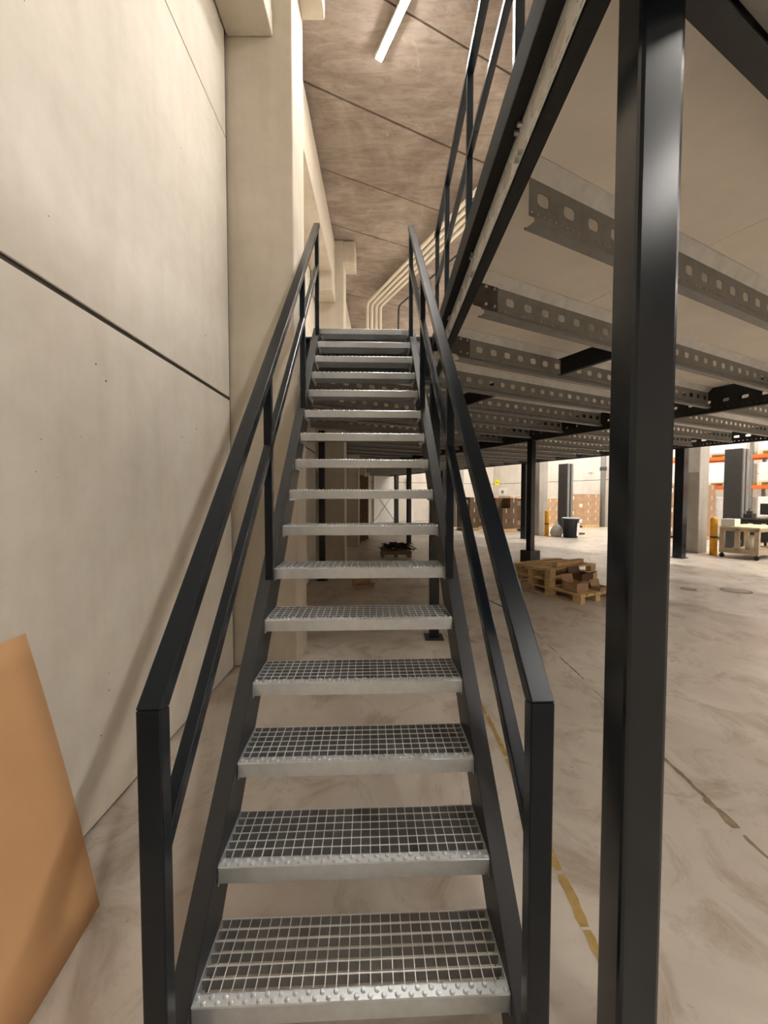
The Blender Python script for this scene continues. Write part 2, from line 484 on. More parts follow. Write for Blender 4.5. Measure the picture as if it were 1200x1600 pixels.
for s in (-1, 1):
    # C channel: web against the treads, flanges pointing outwards
    zt = lambda y: nose(y) + 0.008
    fl = 0.012
    yb = (DV - nose(0) - 0.008) / SL            # where the lower edge meets the floor
    wm = MB()
    top_y = Y1
    poly = [(Y0, 0.0), (yb, 0.0), (top_y, zt(top_y) - DV), (top_y, min(zt(top_y), DECK_T)), ((DECK_T - 0.008 - RISE) / SL, DECK_T), (Y0, max(0.004, zt(Y0)))]
    x0, x1 = (HW + 0.001, HW + 0.007) if s > 0 else (-HW - 0.007, -HW - 0.001)
    wm.prism_x(poly, x0, x1)
    xa, xb = (HW + 0.001, HW + 0.064) if s > 0 else (-HW - 0.064, -HW - 0.001)
    yt = (DECK_T - 0.008 - RISE) / SL
    wm.prism_x([(Y0, max(0.0, zt(Y0) - fl)), (yt, zt(yt) - fl), (yt, zt(yt)), (Y0, zt(Y0))], xa, xb)
    wm.prism_x([(yb, 0.0), (top_y, zt(top_y) - DV), (top_y, zt(top_y) - DV + fl), (yb, fl)], xa, xb)
    wm.build('stringer', 'stringer_paint', st, bevel=0.002)
    # railing
    xc = s * (HW + 0.014)
    RT = 1.082
    y_p = -0.15
    hv = 0.04 / cos(math.atan(SL))
    rt = lambda y: nose(y) + RT
    MB().prism_x([(y_p, 0.002), (y_p + 0.042, 0.002), (y_p + 0.042, rt(y_p + 0.042) - hv), (y_p + 0.042, rt(y_p + 0.042) - hv), (y_p, rt(y_p) - 0.002)], xc - 0.0285, xc + 0.0285).build('post', 'black_paint', st, bevel=0.004)
    ye = 2.98
    MB().prism_x([(y_p, rt(y_p) - 0.002), (y_p + 0.0421, rt(y_p + 0.0421) - hv), (ye + 0.02, rt(ye + 0.02) - hv), (ye - 0.012, rt(ye - 0.012)), (y_p + 0.002, rt(y_p + 0.002))], xc - 0.0285, xc + 0.0285).build('handrail', 'black_paint', st, bevel=0.004)
    ml = lambda y: nose(y) + 0.635
    mv = 0.042 / cos(math.atan(SL))
    MB().prism_x([(y_p + 0.04, ml(y_p + 0.04)), (ye, ml(ye)), (ye, ml(ye) + mv), (y_p + 0.04, ml(y_p + 0.04) + mv)], xc - 0.019, xc + 0.019).build('mid_rail', 'black_paint', st, bevel=0.004)
    for yp in (0.97, 2.06, 2.95):
        pt = rt(yp) - hv * 0.6
        MB().prism_x([(yp, zt(yp) - 0.0 if yp < yt else DECK_T), (yp + 0.04, (zt(yp + 0.04) if yp + 0.04 < yt else DECK_T)), (yp + 0.04, rt(yp + 0.04) - hv * 0.6), (yp, pt)], xc - 0.02, xc + 0.02).build('post', 'black_paint', st, bevel=0.004)

# ------------------------------------------------------------------ the mezzanine
mz = thing('mezzanine', 'large steel mezzanine platform on black columns with galvanised joists, to the right of the stairs', 'mezzanine')
EX = 0.519            # outer lip of the edge beam beside the stairs
EW = 0.582            # its web
E0, E1 = 0.93, NOTCH_Y
L = E1 - E0
# edge beam beside the stairs (local x along world y)
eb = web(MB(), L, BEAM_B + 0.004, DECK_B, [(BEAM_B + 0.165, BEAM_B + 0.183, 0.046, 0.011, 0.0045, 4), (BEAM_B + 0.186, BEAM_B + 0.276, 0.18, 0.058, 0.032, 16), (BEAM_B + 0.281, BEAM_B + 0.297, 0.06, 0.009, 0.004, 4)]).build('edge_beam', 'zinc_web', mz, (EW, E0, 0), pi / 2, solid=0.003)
MB().box(0, L, 0, 0.064, 0, 0.008).box(0, L, 0.058, 0.064, 0.0, 0.008).build('bottom_flange', 'dark_flange', eb, (0, 0, BEAM_B - 0.004), bevel=0.002)
MB().box(0, L, 0, 0.064, 0, 0.008).box(0, L, 0.056, 0.064, 0.008, 0.145).build('top_flange', 'dark_flange', eb, (0, 0, DECK_B), bevel=0.002)
bolt_y = MB().tube([(0, 0, 0), (0, 0.022, 0)], 0.011, 6).mesh('bolt', 'bolt')
for x in (0.72, 0.76, 1.62, 1.66, 2.52, 2.56):
    put('bolt', bolt_y, eb, (x + 0.09, 0.0, BEAM_B + 0.29)); put('bolt', bolt_y, eb, (x + 0.09, 0.0, BEAM_B + 0.176))

# joists, running along u
JP, JV0 = 0.84, 1.43
JZ = 2.918
H = DECK_B - JZ
def joist(u0, u1, v, fine, cleats):
    Lj = u1 - u0
    mb = MB()
    bands = [(0.108, 0.182, 0.185, 0.040, 0.030, 16)]
    if fine: bands = [(0.066, 0.080, 0.042, 0.0055, 0.0045, 4)] + bands
    web(mb, Lj, 0.052, H - 0.064, bands)
    sheet(mb, Lj, [(0, 0.052), (-0.036, 0.024), (-0.036, 0), (0.028, 0), (0.028, 0.012)])
    tf = sheet(MB(), Lj, [(0, H - 0.064), (-0.052, H - 0.004), (-0.052, H), (0.01, H)])
    p = P(u0, v)
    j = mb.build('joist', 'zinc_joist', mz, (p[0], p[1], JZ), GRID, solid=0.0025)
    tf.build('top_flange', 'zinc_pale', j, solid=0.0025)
    if cleats:
        MB().box(-0.075, 0.15, -0.008, -0.003, 0.058, H - 0.066).build('cleat_plate', 'cleat', j)
        bm = JB
        for x, z in ((0.03, 0.08), (0.11, 0.08), (0.03, H - 0.09), (0.11, H - 0.09)):
            put('bolt', bm, j, (x, -0.007, z))
    return j
JB = MB().tube([(0, 0, 0), (0, -0.016, 0)], 0.011, 6).mesh('bolt', 'bolt')
kmax = 0
for k in range(0, 30):
    v = JV0 + JP * k
    # where the joist starts: edge beam, notch beam or wall
    u_edge = (0.69 - v * V[0]) / U[0]
    ye = P(u_edge, v)[1]
    if ye < NOTCH_Y + 0.03:
        us = u_edge
    else:
        u_wall = (WALL_X + 0.05 - v * V[0]) / U[0]
        u_notch = (NOTCH_Y + 0.09 - v * V[1]) / U[1]
        us = max(u_wall, u_notch)
    if us < U_MID - 0.4:
        joist(us, U_MID - 0.07, v, k < 7, 0 < k < 4)
    us2 = max(us, U_MID + 0.05)
    if us2 < U_OUT - 0.5:
        joist(us2, U_OUT - 0.04, v, False, False)
        kmax = k
VMAX = JV0 + JP * kmax

# dark girders
def girder(p, q, z0, z1, mat='black_matt', holes=True):
    Lg = math.hypot(q[0] - p[0], q[1] - p[1]); rz = math.atan2(q[1] - p[1], q[0] - p[0])
    mb = MB()
    h = z1 - z0
    bands = [(0.05, 0.064, 0.08, 0.008, 0.005, 4), (0.12, 0.20, 0.22, 0.055, 0.026, 16)] if holes else []
    web(mb, Lg, 0, h, bands)
    sheet(mb, Lg, [(-0.06, 0.02), (-0.065, 0), (0, 0)]); sheet(mb, Lg, [(0, h), (-0.065, h), (-0.065, h - 0.02)])
    return mb.build('girder', mat, mz, (p[0], p[1], z0), rz, solid=0.004)
def wall_u(u): return (WALL_X + 0.04 - u * U[0]) / V[0]    # v where a u-line meets the left wall
g2 = girder(P(U_MID, FRONT_V), P(U_MID, wall_u(U_MID)), BEAM_B - 0.045, DECK_B)
girder(P(U_MID + 0.03, wall_u(U_MID + 0.03)), P(U_MID + 0.03, FRONT_V), BEAM_B - 0.045, DECK_B)
girder(P(U_OUT, FRONT_V), P(U_OUT, VMAX + 0.4), BEAM_B - 0.012, DECK_B)
girder((WALL_X + 0.03, NOTCH_Y), (EX + 0.02, NOTCH_Y), BEAM_B, DECK_T, holes=False)
# front girder along u over the near column
uf = (0.60 - FRONT_V * V[0]) / U[0]
girder(P(uf, FRONT_V), P(U_OUT, FRONT_V), BEAM_B - 0.012, DECK_B, holes=False)
jf = web(MB(), U_OUT - uf - 0.3, 0, H, [(0.108, 0.182, 0.185, 0.040, 0.030, 16)])
sheet(jf, U_OUT - uf - 0.3, [(-0.064, 0.02), (-0.064, 0), (0, 0)]); sheet(jf, U_OUT - uf - 0.3, [(0, H), (-0.068, H)])
pf = P(uf + 0.1, FRONT_V - 0.07)
jf.build('joist', 'zinc_joist', mz, (pf[0], pf[1], JZ), GRID, solid=0.0025)

# blocking pieces between pairs of joists
for i, k in enumerate((1, 3)):
    for ub in (3.70,):
        v = JV0 + JP * k
        if P(ub, v)[0] < WALL_X + 0.2: continue
        p = P(ub, v + 0.004)
        mb = MB().box(-0.003, 0.003, 0, JP - 0.075, 0, 0.17).box(-0.045, 0.003, 0, JP - 0.075, 0, 0.006).box(-0.045, 0.003, 0, JP - 0.075, 0.164, 0.17)
        mb.build('blocking', 'dark_flange', mz, (p[0], p[1], JZ + 0.02), GRID)

# deck boards, cut to the outline of the platform
PW, PL = JP * 3, 3.0
for i in range(-2, 12):
    for j in range(-3, 8):
        va = JV0 - JP + 0.03 + i * PW; ua = j * PL + (PL / 2 if i % 2 else 0)
        quad = [P(ua + .002, va + .002), P(ua + PL - .002, va + .002), P(ua + PL - .002, va + PW - .002), P(ua + .002, va + PW - .002)]
        common = ((-U[0], -U[1], -(U_OUT + 0.06)), (V[0], V[1], FRONT_V - 0.14), (-V[0], -V[1], -(VMAX + 0.45)))
        for side in ('edge', 'main'):
            poly = list(quad)
            hs = list(common) + ([(1, 0, EX + 0.012), (0, -1, -NOTCH_Y)] if side == 'edge' else [(1, 0, WALL_X + 0.02), (0, 1, NOTCH_Y)])
            for h_ in hs:
                if len(poly) > 2: poly = clip(poly, *h_)
            if area(poly) > 0.02:
                MB().prism_z(poly, DECK_B + 0.001, DECK_T).build('deck_panel', 'deck_board', mz)

# columns
def column(x, y, s, z1=BEAM_B - 0.012, rz=0.0, plate=0.22, guard=False, bev=0.006):
    c = MB().box(-s / 2, s / 2, -s / 2, s / 2, 0.0, z1).build('column', 'column_paint', mz, (x, y, 0), rz, bevel=bev)
    if plate: MB().box(-plate / 2, plate / 2, -plate / 2, plate / 2, 0.0005, 0.012).build('base_plate', 'black_matt', c)
    if guard:
        MB().box(-0.15, 0.15, -0.15, 0.15, 0, 0.42).build('base_guard', 'machine_grey', c, bevel=0.006)
        MB().box(-0.09, 0.09, -0.09, 0.09, z1 - 0.012, z1).build('head_plate', 'black_matt', c)
    return c
column(0.709, 1.1135, 0.115, DECK_B, 0.0, plate=0, bev=0.012)
column(0.575, 4.56, 0.11, rz=0.0, plate=0.21)
column(-1.20, 7.75, 0.115, rz=0.0)
C2 = (3.29, 8.95)
u2, v2 = UV(*C2)
U_MID_real = u2
column(C2[0], C2[1], 0.13, rz=GRID, guard=True)
p = P(u2, v2 + 5.36); column(p[0], p[1], 0.13, rz=GRID)
p = P(u2, v2 - 5.36); column(p[0], p[1], 0.13, rz=GRID)
OUTC = [P(U_OUT, 5.86), P(U_OUT, 11.22), P(U_OUT, 16.58), P(U_OUT, 21.5)]
for x, y in OUTC: column(x, y, 0.22, rz=GRID, plate=0.3)

# guard rail along the deck edge above the stairs
GX = EX + 0.045
GZ = DECK_T + 1.10
MB().box(GX - 0.025, GX + 0.025, E0, NOTCH_Y - 0.02, GZ - 0.045, GZ).build('guard_rail', 'black_paint', mz, bevel=0.004)
MB().box(GX - 0.018, GX + 0.018, E0, NOTCH_Y - 0.02, DECK_T + 0.52, DECK_T + 0.56).build('guard_rail', 'black_paint', mz, bevel=0.004)
for y in (1.75, 2.73, 3.67, 4.33):
    gp = MB().box(GX - 0.02, GX + 0.02, y - 0.02, y + 0.02, DECK_T, GZ - 0.03).build('guard_post', 'black_paint', mz, bevel=0.004)
    MB().box(GX - 0.045, GX + 0.045, y - 0.045, y + 0.045, DECK_T, DECK_T + 0.008).build('foot_plate', 'black_matt', gp)
MB().box(EX + 0.010, EX + 0.016, E0, NOTCH_Y - 0.02, DECK_T, DECK_T + 0.05).build('toe_board', 'zinc_joist', mz)
# landing plate that carries the head of the stairs
MB().box(-0.80, 0.44, 4.385, NOTCH_Y - 0.006, DECK_T - 0.16, DECK_T).build('landing_angle', 'zinc', mz)

# ------------------------------------------------------------------ lamps
def lamp_proto():
    t = thing('ceiling_lamp', 'bright linear LED ceiling lamp above the stairs', 'lamp')
    MB().box(-0.045, 0.045, -0.75, 0.75, 0.006, 0.05).box(-0.01, 0.01, -0.5, -0.48, 0.05, 0.075).box(-0.01, 0.01, 0.48, 0.5, 0.05, 0.075).build('housing', 'lamp_body', t)
    MB().prism_z([(-0.033, -0.745), (0.033, -0.745), (0.033, 0.745), (-0.033, 0.745)], -0.003, 0.0059).build('diffuser', 'led', t)
    return t
lp = lamp_proto()
LZ = CEIL - 0.075
spots = [(2.20, 3.71, None),
         (2.19, 0.3, 'linear LED ceiling lamp over the camera'), (2.19, -3.0, 'linear LED ceiling lamp behind the camera'), (2.19, -6.2, 'linear LED ceiling lamp farthest behind the camera'),
         (7.6, -1.2, 'linear LED ceiling lamp right of the mezzanine front'), (7.6, 3.0, 'linear LED ceiling lamp over the front of the mezzanine deck'), (7.6, 7.2, 'linear LED ceiling lamp over the middle of the mezzanine deck'), (7.6, 11.4, 'linear LED ceiling lamp over the rear of the mezzanine deck'),
         (7.6, -5.4, 'linear LED ceiling lamp at the back right'),
         (4.9, -1.8, 'linear LED ceiling lamp second row, just behind the near column'), (4.9, -4.6, 'linear LED ceiling lamp second row, farther behind'), (10.3, -1.8, 'linear LED ceiling lamp fourth row, before the mezzanine'), (10.3, -5.0, 'linear LED ceiling lamp fourth row, farther back'),
         (12.8, -4.0, 'linear LED ceiling lamp fifth row at the back right'),
         (13.6, -3.0, 'linear LED ceiling lamp in the first row beyond the mezzanine, at its near end'),
         (13.6, -0.3, 'linear LED ceiling lamp in the first row beyond the mezzanine, second along'),
         (13.6, 2.4, 'linear LED ceiling lamp in the first row beyond the mezzanine, third along'),
         (13.6, 5.1, 'linear LED ceiling lamp in the first row beyond the mezzanine, fourth along'),
         (13.6, 7.8, 'linear LED ceiling lamp in the first row beyond the mezzanine, fifth along'),
         (13.6, 10.5, 'linear LED ceiling lamp in the first row beyond the mezzanine, sixth along'),
         (13.6, 13.2, 'linear LED ceiling lamp in the first row beyond the mezzanine, seventh along'),
         (13.6, 15.9, 'linear LED ceiling lamp in the first row beyond the mezzanine, eighth along'),
         (13.6, 18.6, 'linear LED ceiling lamp in the first row beyond the mezzanine, at its far end'),
         (16.2, -3.0, 'linear LED ceiling lamp in the second row beyond the mezzanine, at its near end'),
         (16.2, -0.3, 'linear LED ceiling lamp in the second row beyond the mezzanine, second along'),
         (16.2, 2.4, 'linear LED ceiling lamp in the second row beyond the mezzanine, third along'),
         (16.2, 5.1, 'linear LED ceiling lamp in the second row beyond the mezzanine, fourth along'),
         (16.2, 7.8, 'linear LED ceiling lamp in the second row beyond the mezzanine, fifth along'),
         (16.2, 10.5, 'linear LED ceiling lamp in the second row beyond the mezzanine, sixth along'),
         (16.2, 13.2, 'linear LED ceiling lamp in the second row beyond the mezzanine, seventh along'),
         (16.2, 15.9, 'linear LED ceiling lamp in the second row beyond the mezzanine, eighth along'),
         (16.2, 18.6, 'linear LED ceiling lamp in the second row beyond the mezzanine, at its far end'),
         (18.8, -3.0, 'linear LED ceiling lamp in the last row beside the storage wall, at its near end'),
         (18.8, -0.3, 'linear LED ceiling lamp in the last row beside the storage wall, second along'),
         (18.8, 2.4, 'linear LED ceiling lamp in the last row beside the storage wall, third along'),
         (18.8, 5.1, 'linear LED ceiling lamp in the last row beside the storage wall, fourth along'),
         (18.8, 7.8, 'linear LED ceiling lamp in the last row beside the storage wall, fifth along'),
         (18.8, 10.5, 'linear LED ceiling lamp in the last row beside the storage wall, sixth along'),
         (18.8, 13.2, 'linear LED ceiling lamp in the last row beside the storage wall, seventh along'),
         (18.8, 15.9, 'linear LED ceiling lamp in the last row beside the storage wall, eighth along'),
         (18.8, 18.6, 'linear LED ceiling lamp in the last row beside the storage wall, at its far end')]
for i, (u, v, lab) in enumerate(spots):
    x, y = P(u, v)
    if i == 0:
        lp.location = (x, y, LZ); lp.rotation_euler = (0, 0, GRID)
    else:
        copy_tree(lp, (x, y, LZ), GRID, lab, 'linear LED ceiling lamps')
lp['group'] = 'linear LED ceiling lamps'

# ------------------------------------------------------------------ pipes under the roof
def bend_pipe(p_low, p_bend, p_end, r, name, mat, label, rb=0.12):
    from mathutils import Vector
    a, bq, c = Vector(p_low), Vector(p_bend), Vector(p_end)
    d1 = (a - bq).normalized(); d2 = (c - bq).normalized()
    pts = [a]
    s0, s1 = bq + d1 * rb, bq + d2 * rb
    for i in range(7):
        t = i / 6
        pts.append((1 - t) ** 2 * s0 + 2 * t * (1 - t) * bq + t * t * s1)
    pts.append(c)
    return MB().tube(pts, r, 12).build(name, mat, smooth=True, label=label, category='pipe')
PZ = 6.70
names = ['leftmost of the four, outer bend', 'second from the left', 'third from the left', 'rightmost of the four, inner bend']
for i in range(4):
    bx, by = -0.437 + i * 0.128 * U[0], 10.70 + i * 0.128 * U[1]
    o = bend_pipe((bx, by, DECK_T + 0.0), (bx, by, PZ), (bx - V[0] * 21, by - V[1] * 21, PZ), 0.038, 'white_pipe', 'pipe_white',
        'white pipe bending under the roof past the stair head, ' + names[i])
    o['group'] = 'white pipes under the roof'
    for q in range(7):
        d = 0.8 + q * 3.0
        MB().box(-0.006, 0.006, -0.012, 0.012, 0.03, CEIL - PZ).lathe([(0.012, CEIL - PZ - 0.006), (0.03, CEIL - PZ - 0.004), (0.03, CEIL - PZ)], 8).build('hanger', 'machine_light', o, (bx - V[0] * d, by - V[1] * d, PZ))
bx, by = 0.392, 10.85
bend_pipe((bx - 0.06, by, DECK_T), (bx, by, PZ), (bx - V[0] * 21, by - V[1] * 21, PZ), 0.022, 'conduit', 'black_matt', 'thin dark conduit bending under the roof, right of the white pipes')

# ------------------------------------------------------------------ cardboard sheet leaning on the wall
cs = MB()
nx, nz = 10, 10
th = 0.006
# quad: bottom far, top far, top near, bottom near
def cpt(s, t):   # s along the wall towards the camera, t upwards
    y = 1.53 - s * 1.15 + 0.02 * t
    x = -1.136 + 0.10 * s + (-1.412 + 1.136 - 0.10 * s) * t
    z = 1.088 * t + 0.004
    x += 0.012 * sin(t * pi) + 0.006 * sin(s * 7)
    if t > 0.97: z += 0.006 * sin(s * 60)
    return (x, y, z)
vs = []
for a in range(nx + 1):
    for bq in range(nz + 1): vs.append(cpt(a / nx, bq / nz))
fs = [(a * (nz + 1) + bq, (a + 1) * (nz + 1) + bq, (a + 1) * (nz + 1) + bq + 1, a * (nz + 1) + bq + 1) for a in range(nx) for bq in range(nz)]
cs.add(vs, fs)
cs.build('cardboard_sheet', 'cardboard', solid=th, smooth=True, label='large plain brown cardboard sheet leaning against the concrete wall', category='cardboard')

# ------------------------------------------------------------------ pallets with cartons under the mezzanine
def pallet_parts(parent, mat='wood', L=1.2, Wd=0.8):
    # local x along length
    blk = MB().box(-0.07, 0.07, -0.05, 0.05, 0, 0.078).mesh('block', mat)
    bb = MB().box(0, L, -0.05, 0.05, 0, 0.022).mesh('board', mat)
    tb = MB().box(0, L, -0.06, 0.06, 0, 0.022).mesh('board', mat)
    cb = MB().box(-0.07, 0.07, 0, Wd, 0, 0.022).mesh('board', mat)
    for y in (0.05, Wd / 2, Wd - 0.05):
        put('board', bb, parent, (0, y, 0.0))
        for x in (0.07, L / 2, L - 0.07): put('block', blk, parent, (x, y, 0.022))
    for x in (0.07, L / 2, L - 0.07): put('board', cb, parent, (x, 0, 0.1))
    for i in range(5): put('board', tb, parent, (0, 0.06 + i * (Wd - 0.12) / 4, 0.122))
base = (2.97, 5.97)
pA = thing('pallet', 'lowest wooden pallet on the floor with two torn boxes on its front end', 'pallet', (base[0] + 0.8 * U[0], base[1] + 0.8 * U[1], 0), GRID + pi / 2)
pallet_parts(pA)
def off(du, dv): return (base[0] + du * U[0] + dv * V[0], base[1] + du * U[1] + dv * V[1])
x, y = off(-0.02, 0.56)
pB = copy_tree(pA, (x, y, 0.145), GRID, 'middle wooden pallet of the three, lying across the lowest one')
x, y = off(0.0, 0.57)
pC = copy_tree(pA, (x, y, 0.290), GRID + 0.03, 'topmost wooden pallet of the stack with a loose plank on it')
for q in (pA, pB, pC): q['group'] = 'stacked wooden pallets by the black column'
x, y = off(0.28, 0.72)
MB().box(0, 0.82, -0.05, 0.05, 0, 0.07).build('timber_plank', 'wood', loc=(x, y, 0.436), rz=GRID + 0.12, bevel=0.004, label='thick loose timber plank on the topmost pallet', category='plank')
def carton_open(name, label, loc, rz, sx, sy, sz, mat='carton'):
    t = thing(name, label, 'box', loc, rz)
    mb = MB()
    w = 0.006
    mb.box(0, sx, 0, w, 0, sz).box(0, sx, sy - w, sy, 0, sz).box(0, w, 0, sy, 0, sz).box(sx - w, sx, 0, sy, 0, sz).box(0, sx, 0, sy, 0, w)
    mb.build('box_body', mat, t)
    fl = MB().add([(0, 0, sz), (sx, 0, sz), (sx, -0.08, sz + 0.05), (0, -0.08, sz + 0.05)], [(0, 1, 2, 3)]).add([(0, sy, sz), (sx, sy, sz), (sx, sy + 0.03, sz + 0.09), (0, sy + 0.03, sz + 0.09)], [(3, 2, 1, 0)])
    fl.build('flap', mat, t, solid=0.004)
    return t
x, y = off(0.04, 0.10)
carton_open('cardboard_box', 'small open cardboard box at the front corner of the lowest pallet', (x, y, 0.146), GRID - 0.1, 0.24, 0.30, 0.14)
x, y = off(0.38, 0.27)
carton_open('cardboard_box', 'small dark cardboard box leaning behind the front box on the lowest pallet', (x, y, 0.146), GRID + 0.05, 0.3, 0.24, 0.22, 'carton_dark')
x, y = off(0.45, 0.0)
carton_open('cardboard_box', 'flattened cardboard box at the right of the lowest pallet', (x, y, 0.146), GRID, 0.22, 0.16, 0.06)

# ------------------------------------------------------------------ floor covers and cable
def cover(x, y, r, label):
    t = thing('manhole_cover', label, 'cover', (x, y, 0))
    MB().lathe([(r, 0.0), (r, 0.004), (r - 0.025, 0.004)], 28).build('rim', 'joint_filler', t)
    MB().lathe([(r - 0.04, 0.0), (r - 0.04, 0.0055)], 28).build('lid', 'grey_concrete', t)
cover(6.09, 6.85, 0.22, 'round worn manhole cover in the floor at the right')
cover(5.37, 6.99, 0.12, 'small pale round cover in the floor left of the manhole')
MB().tube([(1.55, 6.7, 0.006), (1.62, 6.3, 0.006), (1.70, 6.0, 0.006), (1.80, 5.6, 0.006), (1.86, 5.2, 0.006)], 0.006, 6).build('cable', 'rubber', smooth=True, label='thin black cable lying on the floor beside the stairs', category='cable')

# ------------------------------------------------------------------ things seen through the stairs, below the platform
ct = thing('wooden_crate', 'low wooden crate on the floor under the platform with black cables on it', 'crate', (0.318, 10.9, 0))
MB().box(-0.42, 0.42, -0.3, 0.3, 0.07, 0.16).build('crate_body', 'board_brown', ct, bevel=0.004)
for x in (-0.36, 0.0, 0.36): MB().box(x - 0.05, x + 0.05, -0.3, 0.3, 0, 0.07).build('runner', 'board_brown', ct)
rc = random.Random(3)
mb = MB()
for i in range(26):
    a = rc.uniform(0, 2 * pi); r0 = rc.uniform(0.1, 0.34)
    pts = []
    for k in range(9):
        t = k / 8
        ang = a + t * rc.uniform(2.0, 3.4)
        rr = r0 + rc.uniform(-0.09, 0.12) + (0.22 if (k in (0, 8) and i % 3 == 0) else 0)
        pts.append((0.318 + rr * cos(ang), 10.9 + rr * 0.7 * sin(ang), 0.19 + rc.uniform(0, 0.17) * (1 if rr < 0.4 else 0.1)))
    mb.tube(pts, 0.013, 5)
mb.build('cable_tangle', 'rubber', smooth=True, label='tangle of black cables heaped on the low wooden crate', category='cables')
carton_open('cardboard_scrap', 'torn flattened cardboard scrap on the floor under the platform', (-0.50, 7.0, 0.002), 0.3, 0.34, 0.3, 0.05)

bs = [(-1.40, 13.7), (-1.40, 14.4), (-1.40, 15.1)]
for i, (x, y) in enumerate(bs):
    t = thing('timber_board_stack', ['brown upright board stack against the wall, nearest', 'brown upright board stack against the wall, middle', 'brown upright board stack against the wall, farthest'][i], 'boards', (x, y, 0))
    for k in range(3):
        MB().box(0.0, 0.22 + 0.1 * i, 0, 0.05, 0, 2.5 - 0.06 * k).build('board', 'board_brown', t, (0.02 + 0.18 * k, 0.06 * k, 0), bevel=0.003)

dr = thing('crossed_door', 'pale door with crossed bracing on the far end wall below the platform', 'door', (-0.02, 24.6, 0))
p = line_x(v=ROOM_V, x=0.0)
dr.location = (p[0], p[1], 0); dr.rotation_euler = (0, 0, GRID)
MB().box(-0.75, 0.75, -0.09, -0.01, 0.01, 2.9).build('door_leaf', 'white_plastic', dr, bevel=0.004)
MB().box(-0.80, -0.75, -0.11, -0.01, 0, 2.95).box(0.75, 0.80, -0.11, -0.01, 0, 2.95).box(-0.8, 0.8, -0.11, -0.01, 2.9, 2.95).build('door_frame', 'machine_light', dr)
for s in (-1, 1):
    MB().tube([(-0.7 * s, -0.1, 0.1), (0.7 * s, -0.1, 1.9)], 0.018, 6).build('brace', 'machine_light', dr)
dr['kind'] = 'structure'; dr.name = 'door_1'
p = line_x(v=ROOM_V - 0.1, x=1.75)
MB().add([(0, 0, 0), (0.22, 0, 0), (0.22, -0.04, 0), (0, -0.04, 0), (-0.35, 0.02, 2.8), (-0.13, 0.02, 2.8), (-0.13, -0.02, 2.8), (-0.35, -0.02, 2.8)], [(0, 1, 2, 3), (7, 6, 5, 4), (0, 4, 5, 1), (1, 5, 6, 2), (2, 6, 7, 3), (3, 7, 4, 0)]).build('white_plank', 'white_plastic', loc=(p[0], p[1], 0), rz=GRID, label='long white plank leaning slanted on the far end wall', category='plank')

# ------------------------------------------------------------------ the lit storage area beyond the platform
for i, (x, y) in enumerate(((9.05, 11.67), (6.56, 16.94), (3.95, 21.6))):
    t = thing('hall_column', ['grey square concrete hall column beside the wooden bench', 'grey square concrete hall column beside the blue waste bin', 'grey square concrete hall column at the far left of the storage area'][i], 'column', (x, y, 0), GRID, 'free-standing concrete hall columns')
    MB().box(-0.25, 0.25, -0.25, 0.25, 0, CEIL).build('shaft', 'grey_concrete', t, bevel=0.02)

def bollard(x, y, label, h=1.06):
    t = thing('bollard', label, 'bollard', (x, y, 0), group='yellow guard posts')
    MB().lathe([(0.085, 0.012), (0.085, h - 0.06), (0.07, h - 0.02), (0.03, h)], 18).build('post', 'yellow_paint', t, smooth=True)
    MB().lathe([(0.14, 0.0), (0.14, 0.012)], 18).build('foot', 'yellow_paint', t)
    MB().lathe([(0.088, h * 0.45), (0.088, h * 0.5)], 18).build('band', 'machine_grey', t)
bollard(6.70, 16.4, 'yellow bollard beside the clear bag and waste bin')
bollard(9.15, 11.05, 'yellow bollard at the end of the wooden bench')
bollard(4.0, 20.0, 'yellow bollard at the far left behind the stair handrail')

# waste bin
bn = thing('waste_bin', 'dark blue round waste bin with a pale label, before the wrapping mast', 'bin', (7.42, 15.85, 0))
MB().lathe([(0.26, 0.0), (0.31, 0.70), (0.33, 0.71), (0.33, 0.75), (0.30, 0.75), (0.25, 0.05)], 24).build('bin_body', 'bin_blue', bn, smooth=True)
MB().tube([(0.30 * cos(t / 24 * 2 * pi), 0.30 * sin(t / 24 * 2 * pi), 0.765) for t in range(25)], 0.02, 6).build('rim', 'film', bn, smooth=True)
MB().add([(0.10, -0.286, 0.08), (0.235, -0.20, 0.08), (0.255, -0.235, 0.60), (0.12, -0.312, 0.60)], [(0, 1, 2, 3)]).build('sticker', 'white_plastic', bn, solid=0.004)
# clear rubbish bag
bg = MB()
prof = [(0.03, 0.0), (0.19, 0.02), (0.23, 0.16), (0.20, 0.32), (0.12, 0.45), (0.04, 0.52), (0.05, 0.58)]
bg.lathe(prof, 14)
bg.v = [(x * (1 + 0.12 * sin(7 * z + 5 * math.atan2(y, x))), y * (1 + 0.12 * cos(9 * z + 4 * math.atan2(y, x))), z) for x, y, z in bg.v]
bg.build('rubbish_bag', 'bag', loc=(7.02, 16.2, 0), smooth=True, label='crumpled clear plastic rubbish bag beside the blue bin', category='bag')

